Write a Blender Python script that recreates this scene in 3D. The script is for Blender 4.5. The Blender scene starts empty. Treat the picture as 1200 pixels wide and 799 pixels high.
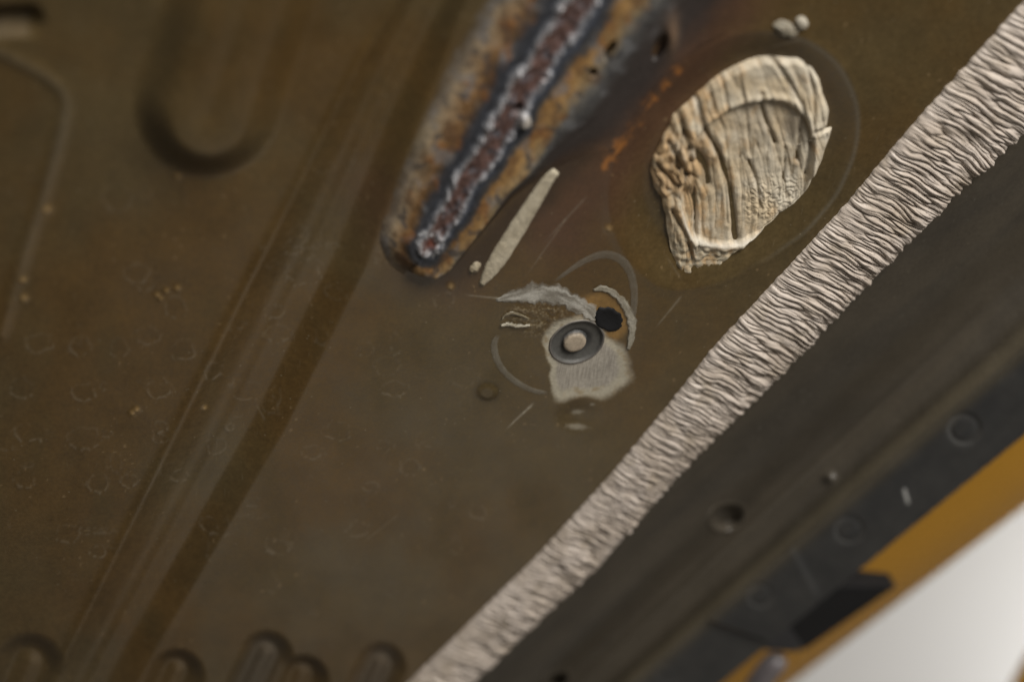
import bpy, math, random
import numpy as np
from mathutils import Matrix, Vector

# ------------------------------------------------------------------ camera, world, light
scene = bpy.context.scene
W_PX, H_PX = 1200.0, 799.0
LENS, SENSOR = 50.0, 36.0
F_PX = LENS / SENSOR * W_PX
DIST = 0.335                      # metres from lens to the stud region
TILT = math.radians(43)
g = np.array([-0.32, 0.947]); g /= np.linalg.norm(g)
n_c = np.array([-math.sin(TILT)*g[0], -math.sin(TILT)*g[1], math.cos(TILT)])
up = np.array([0.0, 1.0, 0.0])
yw = up - up.dot(n_c)*n_c; yw /= np.linalg.norm(yw)
xw = np.cross(yw, n_c)
R = np.stack([xw, yw, n_c])       # camera axes -> world axes
CAM = R @ np.array([0, 0, DIST])

cd = bpy.data.cameras.new('camera'); cam = bpy.data.objects.new('camera', cd)
scene.collection.objects.link(cam); scene.camera = cam
cd.lens = LENS; cd.sensor_width = SENSOR; cd.clip_start = 0.01; cd.clip_end = 50
m4 = Matrix.Identity(4)
for i in range(3):
    for j in range(3): m4[i][j] = R[i, j]
    m4[i][3] = CAM[i]
cam.matrix_world = m4
cd.dof.use_dof = True; cd.dof.focus_distance = DIST*1.0; cd.dof.aperture_fstop = 4.5; cd.dof.aperture_blades = 7

world = bpy.data.worlds.new('World'); scene.world = world; world.use_nodes = True
bg = world.node_tree.nodes['Background']
bg.inputs[0].default_value = (1.0, 0.95, 0.87, 1); bg.inputs[1].default_value = 0.085

def area(name, loc, target, size, power, col):
    l = bpy.data.lights.new(name, 'AREA'); l.shape = 'RECTANGLE'; l.size, l.size_y = size
    l.energy = power; l.color = col
    o = bpy.data.objects.new(name, l); scene.collection.objects.link(o)
    o.location = loc
    o.rotation_euler = (Vector(target)-Vector(loc)).to_track_quat('-Z', 'Y').to_euler()
    return o
area('key_light', (0.20, 0.87, 0.38), (0.02, 0, 0), (0.5, 0.40), 13.0, (1.0, 0.96, 0.90))  # main soft area light from the upper side, source unseen
area('floor_fill_light', (1.25, -0.60, -0.16), (1.2, -0.62, -0.42), (0.5, 0.5), 8.0, (1.0, 0.98, 0.95))  # unseen lamp added below panel level to brighten the floor

area('sheen_fill_light', (0.30, -0.97, 1.0), (0.0, 0, 0), (0.65, 0.55), 1.2, (1.0, 0.86, 0.68))  # unseen fill lamp added to put a sheen on the panel

scene.view_settings.view_transform = 'Standard'; scene.view_settings.look = 'None'
scene.view_settings.exposure = 0.0; scene.view_settings.gamma = 1.0
scene.view_settings.use_curve_mapping = False
scene.cycles.use_denoising = True
scene.cycles.max_bounces = 6

# ------------------------------------------------------------------ helpers
MM = 0.001
def P(px, py, z=0.0):
    """photo pixel + height over the panel (mm) -> world point(s), metres"""
    px, py, z = np.broadcast_arrays(np.asarray(px, float), np.asarray(py, float), np.asarray(z, float))
    d = np.stack([(px-W_PX/2)/F_PX, -(py-H_PX/2)/F_PX, -np.ones_like(px)], -1) @ R.T
    t = (z*MM - CAM[2]) / d[..., 2]
    return CAM + d*t[..., None]

def hash2(ix, iy, seed):
    h = (ix.astype(np.int64)*374761393 + iy.astype(np.int64)*668265263 + seed*974711 + 12345) & 0xFFFFFFFF
    h = ((h ^ (h >> 13))*1274126177) & 0xFFFFFFFF
    h = ((h ^ (h >> 16))*2246822519) & 0xFFFFFFFF
    return ((h ^ (h >> 15)) & 0xFFFFFF)/float(0xFFFFFF)
def noise(x, y, seed=0):
    """gradient noise about -1..1"""
    x, y = np.broadcast_arrays(np.asarray(x, float), np.asarray(y, float))
    xi, yi = np.floor(x), np.floor(y); fx, fy = x-xi, y-yi
    u = fx*fx*fx*(fx*(fx*6-15)+10); v = fy*fy*fy*(fy*(fy*6-15)+10)
    def gr(a, b):
        an = hash2(xi+a, yi+b, seed)*2*math.pi
        return np.cos(an)*(fx-a) + np.sin(an)*(fy-b)
    return 1.5*((gr(0,0)*(1-u)+gr(1,0)*u)*(1-v) + (gr(0,1)*(1-u)+gr(1,1)*u)*v)
def fbm(x, y, seed=0, octs=4, gain=0.5):
    s = 0; a = 1.0; t = 0
    for k in range(octs):
        s = s + a*noise(x*2**k, y*2**k, seed+17*k); t += a; a *= gain
    return s/t
def sstep(a, b, x):
    t = np.clip((x-a)/(b-a), 0, 1); return t*t*(3-2*t)
def mix(a, b, t):
    t = np.asarray(t)[..., None] if np.ndim(a) != np.ndim(t) or np.ndim(t) > 0 else t
    return np.asarray(a)*(1-t) + np.asarray(b)*t
def seg_dist(px, py, pts):
    d = np.full(np.shape(px), 1e9)
    for (x0, y0), (x1, y1) in zip(pts[:-1], pts[1:]):
        dx, dy = x1-x0, y1-y0
        t = np.clip(((px-x0)*dx+(py-y0)*dy)/(dx*dx+dy*dy+1e-9), 0, 1)
        d = np.minimum(d, np.hypot(px-x0-t*dx, py-y0-t*dy))
    return d
def spline(pts, n):
    p = np.array(pts, float); out = []
    q = np.vstack([2*p[0]-p[1], p, 2*p[-1]-p[-2]])
    m = len(p)-1
    for s in np.linspace(0, m-1e-6, n):
        i = int(s); t = s-i; a, b, c, d = q[i], q[i+1], q[i+2], q[i+3]
        out.append(0.5*((2*b)+(-a+c)*t+(2*a-5*b+4*c-d)*t*t+(-a+3*b-3*c+d)*t**3))
    return np.array(out)
def polar(px, py, cx, cy, poly):
    """radius relative to a star-shaped outline (1 on the outline)"""
    p = np.array(poly, float); an = np.arctan2(p[:,1]-cy, p[:,0]-cx); r = np.hypot(p[:,0]-cx, p[:,1]-cy)
    o = np.argsort(an); an, r = an[o], r[o]
    an = np.concatenate([an-2*math.pi, an, an+2*math.pi]); r = np.concatenate([r, r, r])
    ga = np.linspace(-math.pi, math.pi, 361); gr_ = np.interp(ga, an, r)
    k = 5; pad = np.concatenate([gr_[-k-1:-1], gr_, gr_[1:k+1]]); gr_ = np.convolve(pad, np.ones(2*k+1)/(2*k+1), 'valid')
    return np.hypot(px-cx, py-cy)/np.interp(np.arctan2(py-cy, px-cx), ga, gr_)

def set_attr(me, name, arr):
    if arr.ndim == 2:
        a = me.color_attributes.new(name, 'FLOAT_COLOR', 'POINT')
        a.data.foreach_set('color', np.hstack([np.clip(arr, 0, 1), np.ones((len(arr), 1))]).astype(np.float32).ravel())
    else:
        a = me.attributes.new(name, 'FLOAT', 'POINT'); a.data.foreach_set('value', arr.astype(np.float32))

def mesh_obj(name, V, F, mat, parent=None, attrs=None, normals=None, origin=None):
    """one mesh object; V world metres, F (n,4) or (n,3) ints"""
    V = np.asarray(V, float); F = np.asarray(F, int)
    used = np.unique(F); remap = np.full(len(V), -1); remap[used] = np.arange(len(used))
    V2 = V[used]; F = remap[F]
    if parent is not None:
        root = parent; off = np.zeros(3)
        while root is not None: off += np.array(root.location); root = root.parent
    else:
        off = V2.mean(0) if origin is None else np.array(origin)
    me = bpy.data.meshes.new(name)
    k = F.shape[1]
    me.vertices.add(len(V2)); me.vertices.foreach_set('co', (V2-off).astype(np.float32).ravel())
    me.loops.add(F.size); me.loops.foreach_set('vertex_index', F.astype(np.int32).ravel())
    me.polygons.add(len(F)); me.polygons.foreach_set('loop_start', np.arange(0, F.size, k, dtype=np.int32))
    me.polygons.foreach_set('use_smooth', np.ones(len(F), bool))
    me.update(calc_edges=True)
    for an, ar in (attrs or {}).items(): set_attr(me, an, np.asarray(ar, float)[used])
    if normals is not None: me.normals_split_custom_set_from_vertices(normals[used].tolist())
    me.materials.append(mat)
    o = bpy.data.objects.new(name, me); scene.collection.objects.link(o)
    if parent is not None: o.parent = parent
    else: o.location = off
    return o
def empty(name, loc):
    o = bpy.data.objects.new(name, None); scene.collection.objects.link(o); o.location = loc; o.empty_display_size = 0.01
    return o
def tag(o, label, cat=None, group=None, kind=None):
    o['label'] = label
    if cat: o['category'] = cat
    if group: o['group'] = group
    if kind: o['kind'] = kind
    return o
def quads(nu, nv, off=0):
    i, j = np.meshgrid(np.arange(nu-1), np.arange(nv-1), indexing='ij')
    a = i*nv+j
    return np.stack([a, a+nv, a+nv+1, a+1], -1).reshape(-1, 4)[:, ::1] + off
def orient(V, F, want):
    """flip all faces when they look away from `want` on average"""
    a, b, c = V[F[:,0]], V[F[:,1]], V[F[:,2]]
    if (np.cross(b-a, c-a) @ np.array(want)).sum() < 0: F = F[:, ::-1]
    return F
def grid_normals(Vg):
    du = np.gradient(Vg, axis=0); dv = np.gradient(Vg, axis=1)
    n = np.cross(du, dv); n /= np.linalg.norm(n, axis=-1, keepdims=True)+1e-20
    if n[..., 2].mean() < 0: n = -n
    return n
def full(arr, c): return np.ones(np.shape(arr)+(3,))*np.array(c)

# ------------------------------------------------------------------ materials
def surface_mat(name, colour=None, rough=None, metal=None, grain=(900.0, 0.15), bump=0.00008, spec=0.5, alpha=False, coat=0.0, tint=0.25, bump_scale=None, dust=0.0):
    m = bpy.data.materials.new(name); m.use_nodes = True; nt = m.node_tree; N = nt.nodes; L = nt.links
    b = N['Principled BSDF']
    tc = N.new('ShaderNodeTexCoord')
    def nz(scale, detail=5, r=0.6):
        t = N.new('ShaderNodeTexNoise'); t.inputs['Scale'].default_value = scale; t.inputs['Detail'].default_value = detail; t.inputs['Roughness'].default_value = r
        L.new(tc.outputs['Object'], t.inputs['Vector']); return t
    n1 = nz(grain[0]); n2 = nz(70.0)
    if colour is None:
        ca = N.new('ShaderNodeAttribute'); ca.attribute_name = 'Col'; csock = ca.outputs['Color']
    else:
        rgb = N.new('ShaderNodeRGB'); rgb.outputs[0].default_value = (*colour, 1); csock = rgb.outputs[0]
    mr = N.new('ShaderNodeMapRange'); mr.inputs[1].default_value = 0.3; mr.inputs[2].default_value = 0.7
    mr.inputs[3].default_value = 1-tint; mr.inputs[4].default_value = 1+tint
    av = N.new('ShaderNodeMath'); av.operation = 'ADD'; L.new(n1.outputs['Fac'], av.inputs[0]); L.new(n2.outputs['Fac'], av.inputs[1])
    hv = N.new('ShaderNodeMath'); hv.operation = 'MULTIPLY'; hv.inputs[1].default_value = 0.5; L.new(av.outputs[0], hv.inputs[0])
    L.new(hv.outputs[0], mr.inputs[0])
    sc = N.new('ShaderNodeVectorMath'); sc.operation = 'SCALE'; L.new(csock, sc.inputs[0]); L.new(mr.outputs[0], sc.inputs['Scale'])
    if dust > 0:
        vo = N.new('ShaderNodeTexVoronoi'); vo.inputs['Scale'].default_value = 420; L.new(tc.outputs['Object'], vo.inputs['Vector'])
        lt = N.new('ShaderNodeMapRange'); lt.inputs[1].default_value = 0.04; lt.inputs[2].default_value = 0.13; lt.inputs[3].default_value = dust; lt.inputs[4].default_value = 0.0
        L.new(vo.outputs['Distance'], lt.inputs[0])
        sx_ = N.new('ShaderNodeSeparateColor'); L.new(vo.outputs['Color'], sx_.inputs[0])
        pk = N.new('ShaderNodeMath'); pk.operation = 'GREATER_THAN'; pk.inputs[1].default_value = 0.72; L.new(sx_.outputs[0], pk.inputs[0])
        ml = N.new('ShaderNodeMath'); ml.operation = 'MULTIPLY'; L.new(lt.outputs[0], ml.inputs[0]); L.new(pk.outputs[0], ml.inputs[1])
        mp = N.new('ShaderNodeMapping'); mp.inputs['Scale'].default_value = (3000, 260, 260); mp.inputs['Rotation'].default_value = (0, 0, 0.55); L.new(tc.outputs['Object'], mp.inputs[0])
        sn = N.new('ShaderNodeTexNoise'); sn.inputs['Scale'].default_value = 1.0; sn.inputs['Detail'].default_value = 2; L.new(mp.outputs[0], sn.inputs['Vector'])
        sm = N.new('ShaderNodeMapRange'); sm.inputs[1].default_value = 0.66; sm.inputs[2].default_value = 0.82; sm.inputs[3].default_value = 0; sm.inputs[4].default_value = dust*0.6; L.new(sn.outputs['Fac'], sm.inputs[0])
        mx2 = N.new('ShaderNodeMath'); mx2.operation = 'MAXIMUM'; L.new(ml.outputs[0], mx2.inputs[0]); L.new(sm.outputs[0], mx2.inputs[1])
        mc = N.new('ShaderNodeMix'); mc.data_type = 'RGBA'; mc.inputs[7].default_value = (0.26, 0.22, 0.15, 1)
        L.new(mx2.outputs[0], mc.inputs[0]); L.new(sc.outputs[0], mc.inputs[6]); L.new(mc.outputs[2], b.inputs['Base Color'])
    else:
        L.new(sc.outputs[0], b.inputs['Base Color'])
    rr = N.new('ShaderNodeMath'); rr.operation = 'MULTIPLY_ADD'; rr.inputs[1].default_value = grain[1]
    L.new(n1.outputs['Fac'], rr.inputs[0])
    if rough is None:
        ra = N.new('ShaderNodeAttribute'); ra.attribute_name = 'rough'; L.new(ra.outputs['Fac'], rr.inputs[2])
    else: rr.inputs[2].default_value = rough
    L.new(rr.outputs[0], b.inputs['Roughness'])
    if metal is None:
        ma = N.new('ShaderNodeAttribute'); ma.attribute_name = 'metal'; L.new(ma.outputs['Fac'], b.inputs['Metallic'])
    else: b.inputs['Metallic'].default_value = metal
    b.inputs['Specular IOR Level'].default_value = spec
    b.inputs['Coat Weight'].default_value = coat; b.inputs['Coat Roughness'].default_value = 0.15
    bn = nz(bump_scale or grain[0]*1.3, 4, 0.55)
    bp = N.new('ShaderNodeBump'); bp.inputs['Strength'].default_value = 1.0; bp.inputs['Distance'].default_value = bump
    L.new(bn.outputs['Fac'], bp.inputs['Height']); L.new(bp.outputs[0], b.inputs['Normal'])
    if alpha:
        aa = N.new('ShaderNodeAttribute'); aa.attribute_name = 'alpha'
        am = N.new('ShaderNodeMath'); am.operation = 'MULTIPLY'; L.new(aa.outputs['Fac'], am.inputs[0])
        mr2 = N.new('ShaderNodeMapRange'); mr2.inputs[1].default_value = 0.35; mr2.inputs[2].default_value = 0.6; mr2.inputs[3].default_value = 0.85; mr2.inputs[4].default_value = 1.0
        L.new(n1.outputs['Fac'], mr2.inputs[0]); L.new(mr2.outputs[0], am.inputs[1])
        L.new(am.outputs[0], b.inputs['Alpha'])
    return m
M_panel = surface_mat('primer_panel', metal=None, grain=(1100, 0.14), bump=0.00002, tint=0.3, spec=0.38, dust=0.35)
M_sill = surface_mat('sill_primer', metal=0.0, grain=(1000, 0.12), bump=0.00002, tint=0.22, spec=0.35, dust=0.25)
M_weld = surface_mat('burnt_weld', metal=None, grain=(1500, 0.2), bump=0.00006, tint=0.4, bump_scale=1100, spec=0.35)
M_sealer = surface_mat('seam_sealer', metal=0.0, grain=(1300, 0.1), bump=0.00006, tint=0.10)
M_plug = surface_mat('wrinkled_membrane', metal=0.0, grain=(1500, 0.12), bump=0.00010, tint=0.18)
M_smear = surface_mat('smear', metal=0.0, grain=(1600, 0.15), bump=0.0001, tint=0.2)
M_trace = surface_mat('trace', metal=0.0, grain=(2200, 0.15), bump=0.00003, tint=0.2, alpha=True)
M_steel = surface_mat('dull_steel', metal=None, grain=(1800, 0.2), bump=0.00004, tint=0.3)
M_black = surface_mat('black_plastic', colour=(0.011, 0.011, 0.012), rough=0.5, metal=0.0, grain=(900, 0.15), bump=0.00003, spec=0.2)
M_yellow = surface_mat('yellow_paint', colour=(0.56, 0.27, 0.009), rough=0.25, metal=0.0, grain=(300, 0.05), bump=0.0, coat=0.6, tint=0.05)
M_white = surface_mat('white_floor', colour=(0.80, 0.79, 0.775), rough=0.6, metal=0.0, grain=(6, 0.1), bump=0.0, tint=0.03)

# ------------------------------------------------------------------ the sheet-metal panel
PLUG_C = (884.0, 201.0)
Z2 = lambda pts: [(700+x/2.283, y/2.283) for x, y in pts]
PLUG_OUT = Z2([(470,150),(505,152),(540,152),(575,175),(594,205),(605,250),(622,295),(630,342),(612,352),(612,400),(600,440),(575,480),(535,545),(490,575),(450,612),(400,655),(360,690),(310,728),(262,742),(215,742),(205,700),(190,640),(182,580),(172,530),(150,500),(142,460),(150,425),(172,385),(190,345),(205,310),(235,285),(262,262),(290,235),(335,200),(380,175),(425,155)])
DISH_OUT = Z2([(48,560),(58,440),(110,330),(200,215),(310,135),(430,100),(540,115),(630,175),(683,280),(685,380),(655,470),(590,570),(500,650),(400,705),(290,750),(190,760),(100,690)])
CH_L = np.array([(-100,535),(0,466),(80,418),(250,334),(381,268),(560,181),(730,96),(799,62),(920,5)], float)
CH_R = np.array([(-100,590),(0,545),(180,474),(310,426),(500,332),(640,250),(755,182),(799,158),(920,92)], float)
BEADS = [((34,784),(-14,900),40,'a'), ((207,793),(160,900),31,'b'), ((312,770),(235,930),30,'c'), ((355,798),(300,920),29,'d'), ((447,782),(370,940),28,'e')]
rnd = random.Random(5)
SPOTS = []
TR = [(186,455,15,11),(187,500,9,6),(215,410,13,12),(250,435,10,12),(45,402,15,11),(92,405,13,10),(140,407,11,11),(173,393,14,10),(97,460,15,10),(25,455,13,13),(35,507,20,10),(98,513,19,13),(115,566,14,10),(28,562,12,10),(150,563,10,7),(186,513,8,5),(290,465,17,12),(325,398,16,10),(323,372,11,8),(357,325,20,17),(160,320,15,11),(255,530,12,10),(270,508,5,4),(366,530,12,8),(481,547,13,9),(520,352,12,9),(428,408,10,8),(462,455,14,9),(450,522,9,6),(80,625,14,11),(115,646,9,7),(205,360,13,13),(137,232,18,15),(435,570,9,6),(210,565,10,6),(345,295,12,10),(395,505,15,11),(325,640,14,9),(420,620,12,9),(560,600,10,8),(245,620,10,8)]
for s in TR: SPOTS.append((*s, rnd.uniform(0.6, 1.0)))
for k in range(70):
    SPOTS.append((rnd.uniform(-60, 560), rnd.uniform(270, 720), 3+16*rnd.random()**2, 2.5+11*rnd.random()**2, rnd.uniform(0.1, 0.6)))
for k in range(25):
    SPOTS.append((rnd.uniform(0, 460), rnd.uniform(20, 300), rnd.uniform(5, 12), rnd.uniform(4, 10), rnd.uniform(0.1, 0.35)))

def surf(px, py):
    sh = px.shape
    z = 0.25*fbm(px/160, py/160, 3, 3)
    ident = np.zeros(sh, int)
    # colour of the primer: olive to brown, with blotches
    h1 = fbm(px/210, py/210, 11, 4); h2 = fbm(px/70, py/90, 21, 4); h3 = fbm(px/9, py/9, 31, 3)
    olive = np.array([0.078, 0.054, 0.022]); brown = np.array([0.084, 0.047, 0.013]); dark = np.array([0.054, 0.039, 0.015])
    wb = sstep(-0.35, 0.45, h1 + 0.35*h2 + 0.5*(np.exp(-((px-230)/230)**2-((py-430)/260)**2)) - 0.10)
    c = mix(full(px, olive), full(px, brown), wb*0.85)
    c = mix(c, full(px, dark), sstep(0.0, 0.6, h2)*0.5)
    c = c*(1+0.16*h3+0.15*h2)[..., None]
    rough = 0.28 + 0.10*h2 + 0.04*h3
    metal = np.zeros(sh)
    # long pressed channel
    xl = np.interp(py, CH_L[:,0], CH_L[:,1]); xr = np.interp(py, CH_R[:,0], CH_R[:,1])
    u = (px-xl)/(xr-xl)
    prof = sstep(-0.06, 0.45, u)*(1-sstep(0.70, 1.05, u))
    z = z - 2.6*prof + 0.35*np.exp(-((u-0.0)/0.07)**2) + 0.5*np.exp(-((u-0.47)/0.13)**2) + 0.15*np.exp(-((u-1.02)/0.08)**2)
    ident[(u > 0.0) & (u < 1.0)] = 1
    # raised boss, upper left
    d = seg_dist(px, py, [(243,122),(330,-150)])
    rr = d/78.0
    z = z + 4.2*(1-sstep(0.52, 1.14, rr)) + 0.3*np.exp(-((rr-0.3)/0.3)**2)
    ident[rr < 1.02] = 2
    # fine pressed line, far left
    ln = spline([(-90,30),(-10,58),(30,76),(62,95),(77,116),(72,150),(52,225),(30,292),(0,390)], 60)
    d = seg_dist(px, py, [tuple(p) for p in ln])
    z = z + 0.40*np.exp(-(d/8)**2)
    c = mix(c, full(px, (0.13,0.115,0.085)), 0.25*np.exp(-(d/5)**2)*sstep(420,200,py))
    d = seg_dist(px, py, [(-80,30),(32,24)])
    z = z - 3.0*(1-sstep(2, 24, d)); ident[d < 20] = 3
    # short beads at the lower edge
    for k, (a, b, r, _) in enumerate(BEADS):
        d = seg_dist(px, py, [a, b])/r
        z = z - (2.0 if k in (2, 4) else 2.8)*(1-sstep(0.35, 1.15, d)) + 0.7*np.exp(-((d)/0.30)**2)
        ident[d < 1.05] = 10+k
        if k in (2, 4):
            c = mix(c, full(px, (0.066,0.056,0.044)), (1-sstep(0.3, 1.0, d))*0.6)
        else:
            c = mix(c, full(px, (0.10,0.062,0.022)), (1-sstep(0.3, 0.9, d))*0.4*sstep(-.2,.3,h2))
    # recess round the plug
    q = polar(px, py, 868, 193, DISH_OUT)
    z = z - 2.0*(1-sstep(0.74, 1.06, q)) + 0.12*np.exp(-((q-1.05)/0.04)**2)
    c = mix(c, full(px, (0.16,0.15,0.125)), 0.30*np.exp(-((q-1.03)/0.02)**2)*sstep(860, 960, px))
    ident[q < 1.0] = 4
    # heat-reddened primer between weld and plug, with the hump's shade painted in
    d = seg_dist(px, py, [(655,262),(735,165),(800,80),(880,-60)]) + 14*fbm(px/40, py/40, 41, 3)
    red = np.exp(-(np.clip(d-10, 0, None)/42)**2)
    c = mix(c, full(px, (0.080,0.038,0.024)), red*0.7)
    d2 = seg_dist(px, py, [(540,330),(480,300),(440,230)])
    c = mix(c, full(px, (0.075,0.040,0.020)), np.exp(-(d2/40)**2)*0.6)
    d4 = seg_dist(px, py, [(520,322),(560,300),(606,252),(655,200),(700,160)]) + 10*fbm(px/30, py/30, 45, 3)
    c = mix(c, full(px, (0.030,0.018,0.011)), 0.8*np.exp(-(np.clip(d4-4, 0, None)/17)**2))  # shadow of the weld hump painted into the panel colour
    d3 = seg_dist(px, py, [(707,196),(735,160),(768,113),(800,76)]) + 5*noise(px/8, py/8, 43)
    c = mix(c, full(px, (0.26,0.105,0.028)), np.exp(-(np.clip(d3, 0, None)/4.5)**2)*sstep(-0.15, 0.35, noise(px/16, py/16, 44)))
    # dried drops: rings with a brighter lower rim
    nz1 = noise(px/11, py/11, 51); nz2 = noise(px/5, py/5, 52)
    for (sx, sy, ra, rb, st) in SPOTS:
        bx = (np.abs(px-sx) < ra*1.6+3) & (np.abs(py-sy) < rb*1.6+3)
        if not bx.any(): continue
        x, y = px[bx], py[bx]
        e = np.hypot((x-sx)/ra, (y-sy)/rb)*(1+0.30*nz1[bx])
        w = 1.5/min(ra, rb)
        ring = np.exp(-((e-1)/w)**2)*(0.45+0.55*sstep(-0.4, 0.9, (y-sy)/rb))*sstep(-0.25, 0.35, nz2[bx]+0.6*nz1[bx]+0.1)
        inside = 1-sstep(0.75, 1.0, e)
        c[bx] = c[bx]*(1-0.05*st*inside)[..., None]
        c[bx] = mix(c[bx], full(x, (0.20,0.165,0.115)), 0.45*ring*st)
        z[bx] += 0.06*st*ring
    # grit: pale and ochre crumbs
    gr = sstep(0.70, 0.82, noise(px/6.5, py/6.5, 61)*0.9+0.25*noise(px/60, py/60, 62))
    c = mix(c, full(px, (0.22,0.15,0.075)), gr*0.45)
    for (sx, sy, r) in [(27,328,4),(28,350,4),(55,246,5),(208,207,3),(184,346,2.5),(195,341,2.5),(208,338,3),(510,322,4),(528,336,4),(713,268,4),(188,350,2),(155,484,3),(160,480,3),(240,482,3)]:
        e = np.hypot(px-sx, py-sy)/r
        c = mix(c, full(px, (0.30,0.20,0.09)), 0.7*np.exp(-e**2)); z = z+0.3*np.exp(-e**2)
    # hairline scratches
    for a, b, st in [((590,506),(627,471),.9),((765,388),(800,345),.35),((632,290),(690,228),.25),((612,330),(668,250),.2),((540,345),(590,350),.5),((300,480),(312,500),.2),((420,640),(470,600),.15),((780,300),(800,330),.12),((900,60),(940,46),.3)]:
        d = seg_dist(px, py, [a, b]); L2 = (b[0]-a[0])**2+(b[1]-a[1])**2; tt_ = np.clip(((px-a[0])*(b[0]-a[0])+(py-a[1])*(b[1]-a[1]))/L2, 0, 1)
        c = mix(c, full(px, (0.32,0.285,0.22)), st*np.exp(-(d/(0.6+0.9*tt_))**2)*sstep(0,.35,tt_)*sstep(1,.85,tt_)*(0.75+0.4*noise(px/4, py/4, 63)))
    # small dents and dimples
    d = np.hypot((px-571)/15, (py-459)/12); z = z + 0.35*(1-sstep(0.35, 1.0, d)); c = c*(1-0.25*np.exp(-((d-.95)/.2)**2))[..., None]
    d = np.hypot((px-678)/27, (py-487)/20); z = z - 0.6*(1-sstep(0.1, 1.2, d))
    for sx, sy, ax, ay in [(677,484,8,3),(676,500,14,4),(694,474,3,2)]:
        e = np.hypot((px-sx)/ax, (py-sy)/ay)*(1+.3*nz2); c = mix(c, full(px, (0.30,0.27,0.21)), 0.6*(1-sstep(0.3, 1.2, e)))
    return z, c, rough, metal, ident

Z3 = lambda pts: [(560+x/3.995, 300+y/3.995) for x, y in pts]      # traced on a 4x view of the stud
BARE = Z3([(295,400),(310,440),(345,520),(340,600),(360,690),(430,670),(520,668),(590,675),(640,650),(715,600),(722,520),(700,440),(650,395),(600,380),(600,330),(560,290),(500,280),(420,285),(345,320),(305,360)])
def stud_patch(px, py, z, c, rough, metal, ident):
    n1 = fbm(px/14, py/14, 71, 4); n2 = noise(px/3, py/3, 72)
    br = noise((px*0.98+py*0.17)/1.1, (py*0.98-px*0.17)/16, 73)     # brush marks run downwards
    # yellowed adhesive round the black grommet
    q = np.hypot((px-706)/36, (py-372)/34)*(1+0.12*n1)
    m = 1-sstep(0.75, 1.05, q); c = mix(c, full(px, (0.26,0.15,0.048)), m*(0.75+0.25*n1)); rough = rough+0.1*m
    # dirt fan upper left of the stud
    ang = np.arctan2(py-372, px-648); fan = 0.25*noise(ang*5, np.hypot(px-648, py-372)/14, 74)+0.8*fbm(px/9, py/6, 75, 3)
    q = np.hypot((px-628)/46, (py-372)/27)*(1+0.25*n1)
    m = 1-sstep(0.45, 1.1, q)
    c = mix(c, full(px, (0.33,0.27,0.17)), m*sstep(-0.1, 0.55, fan+0.3*n2)*0.5)
    c = mix(c, full(px, (0.045,0.030,0.016)), m*sstep(0.05, 0.6, -fan)*0.6)
    z = z + 0.12*m*fan
    # bare metal with a pale worn edge
    q = polar(px, py, 675, 420, BARE)*(1+0.13*fbm(px/28, py/28, 76, 2)+0.015*n2)
    m = 1-sstep(0.86, 1.06, q)
    c = mix(c, full(px, (0.42,0.385,0.30)), m*0.92)
    inner = 1-sstep(0.66, 0.80, q+0.05*n1)
    c = mix(c, mix(full(px, (0.27,0.245,0.21)), full(px, (0.37,0.34,0.29)), sstep(-.5, .5, br)), m*inner)
    z = z - 0.15*m + 0.012*inner*br + 0.012*m*n2
    metal = metal + 0.12*m*inner; rough = rough*(1-m)+(0.34)*m
    c = mix(c, full(px, (0.24,0.165,0.075)), m*(1-inner)*sstep(0.05, .5, n1)*0.6)
    ident = np.where(m > 0.5, 5, ident)
    w = P(px, py, 0.0)-P(676,401,0.0); rad = np.hypot(w[..., 0], w[..., 1])/MM
    z = np.where(rad < 6.6, -2.4, z)                                 # the hole the stud's collar sits in
    return z, c, rough, metal, ident

STEP = 1.5
gx = np.arange(-150, 1350+1e-6, STEP); gy = np.arange(-120, 930+1e-6, STEP)
PX, PY = np.meshgrid(gx, gy, indexing='ij')
def build_field(PX, PY, patch=False):
    z, c, r, m, idn = surf(PX, PY)
    if patch: z, c, r, m, idn = stud_patch(PX, PY, z, c, r, m, idn)
    V = P(PX, PY, 0.0); V[..., 2] += z*MM
    return V, grid_normals(V), c, r, m, idn
SX = np.array([400, 518, 665, 918, 1105, 1200, 1320.0]); SY = np.array([923, 799, 660, 380, 182, 83, -43.0])
def right_of_strip(px, py): return px - np.interp(-py, -SY[::1], SX)   # signed px from the strip's centre line
x0, x1, y0, y1 = 555.0, 765.0, 300.0, 510.0
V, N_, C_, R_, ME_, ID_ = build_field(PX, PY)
Fq = quads(len(gx), len(gy))
fcx = PX.ravel()[Fq].mean(1); fcy = PY.ravel()[Fq].mean(1)
keep = (right_of_strip(fcx, fcy) < 8) & ~((fcx > x0) & (fcx < x1) & (fcy > y0) & (fcy < y1))
FX, FY = np.meshgrid(np.arange(x0, x1+1e-6, 0.5), np.arange(y0, y1+1e-6, 0.5), indexing='ij')
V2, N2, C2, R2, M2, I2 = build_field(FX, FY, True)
Fq2 = quads(FX.shape[0], FX.shape[1], PX.size)
Va = np.vstack([V.reshape(-1,3), V2.reshape(-1,3)]); Na = np.vstack([N_.reshape(-1,3), N2.reshape(-1,3)])
Ca = np.vstack([C_.reshape(-1,3), C2.reshape(-1,3)]); Ra = np.concatenate([R_.ravel(), R2.ravel()]); Ma = np.concatenate([ME_.ravel(), M2.ravel()])
Ia = np.concatenate([ID_.ravel(), I2.ravel()])
Fa = orient(Va, np.vstack([Fq[keep], Fq2]), (0,0,1)); fid = Ia[Fa[:, 0]]
at = {'Col': Ca, 'rough': Ra, 'metal': Ma}
panel = mesh_obj('metal_panel', Va, Fa[fid == 0], M_panel, None, at, Na, origin=P(600,400,0))
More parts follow.
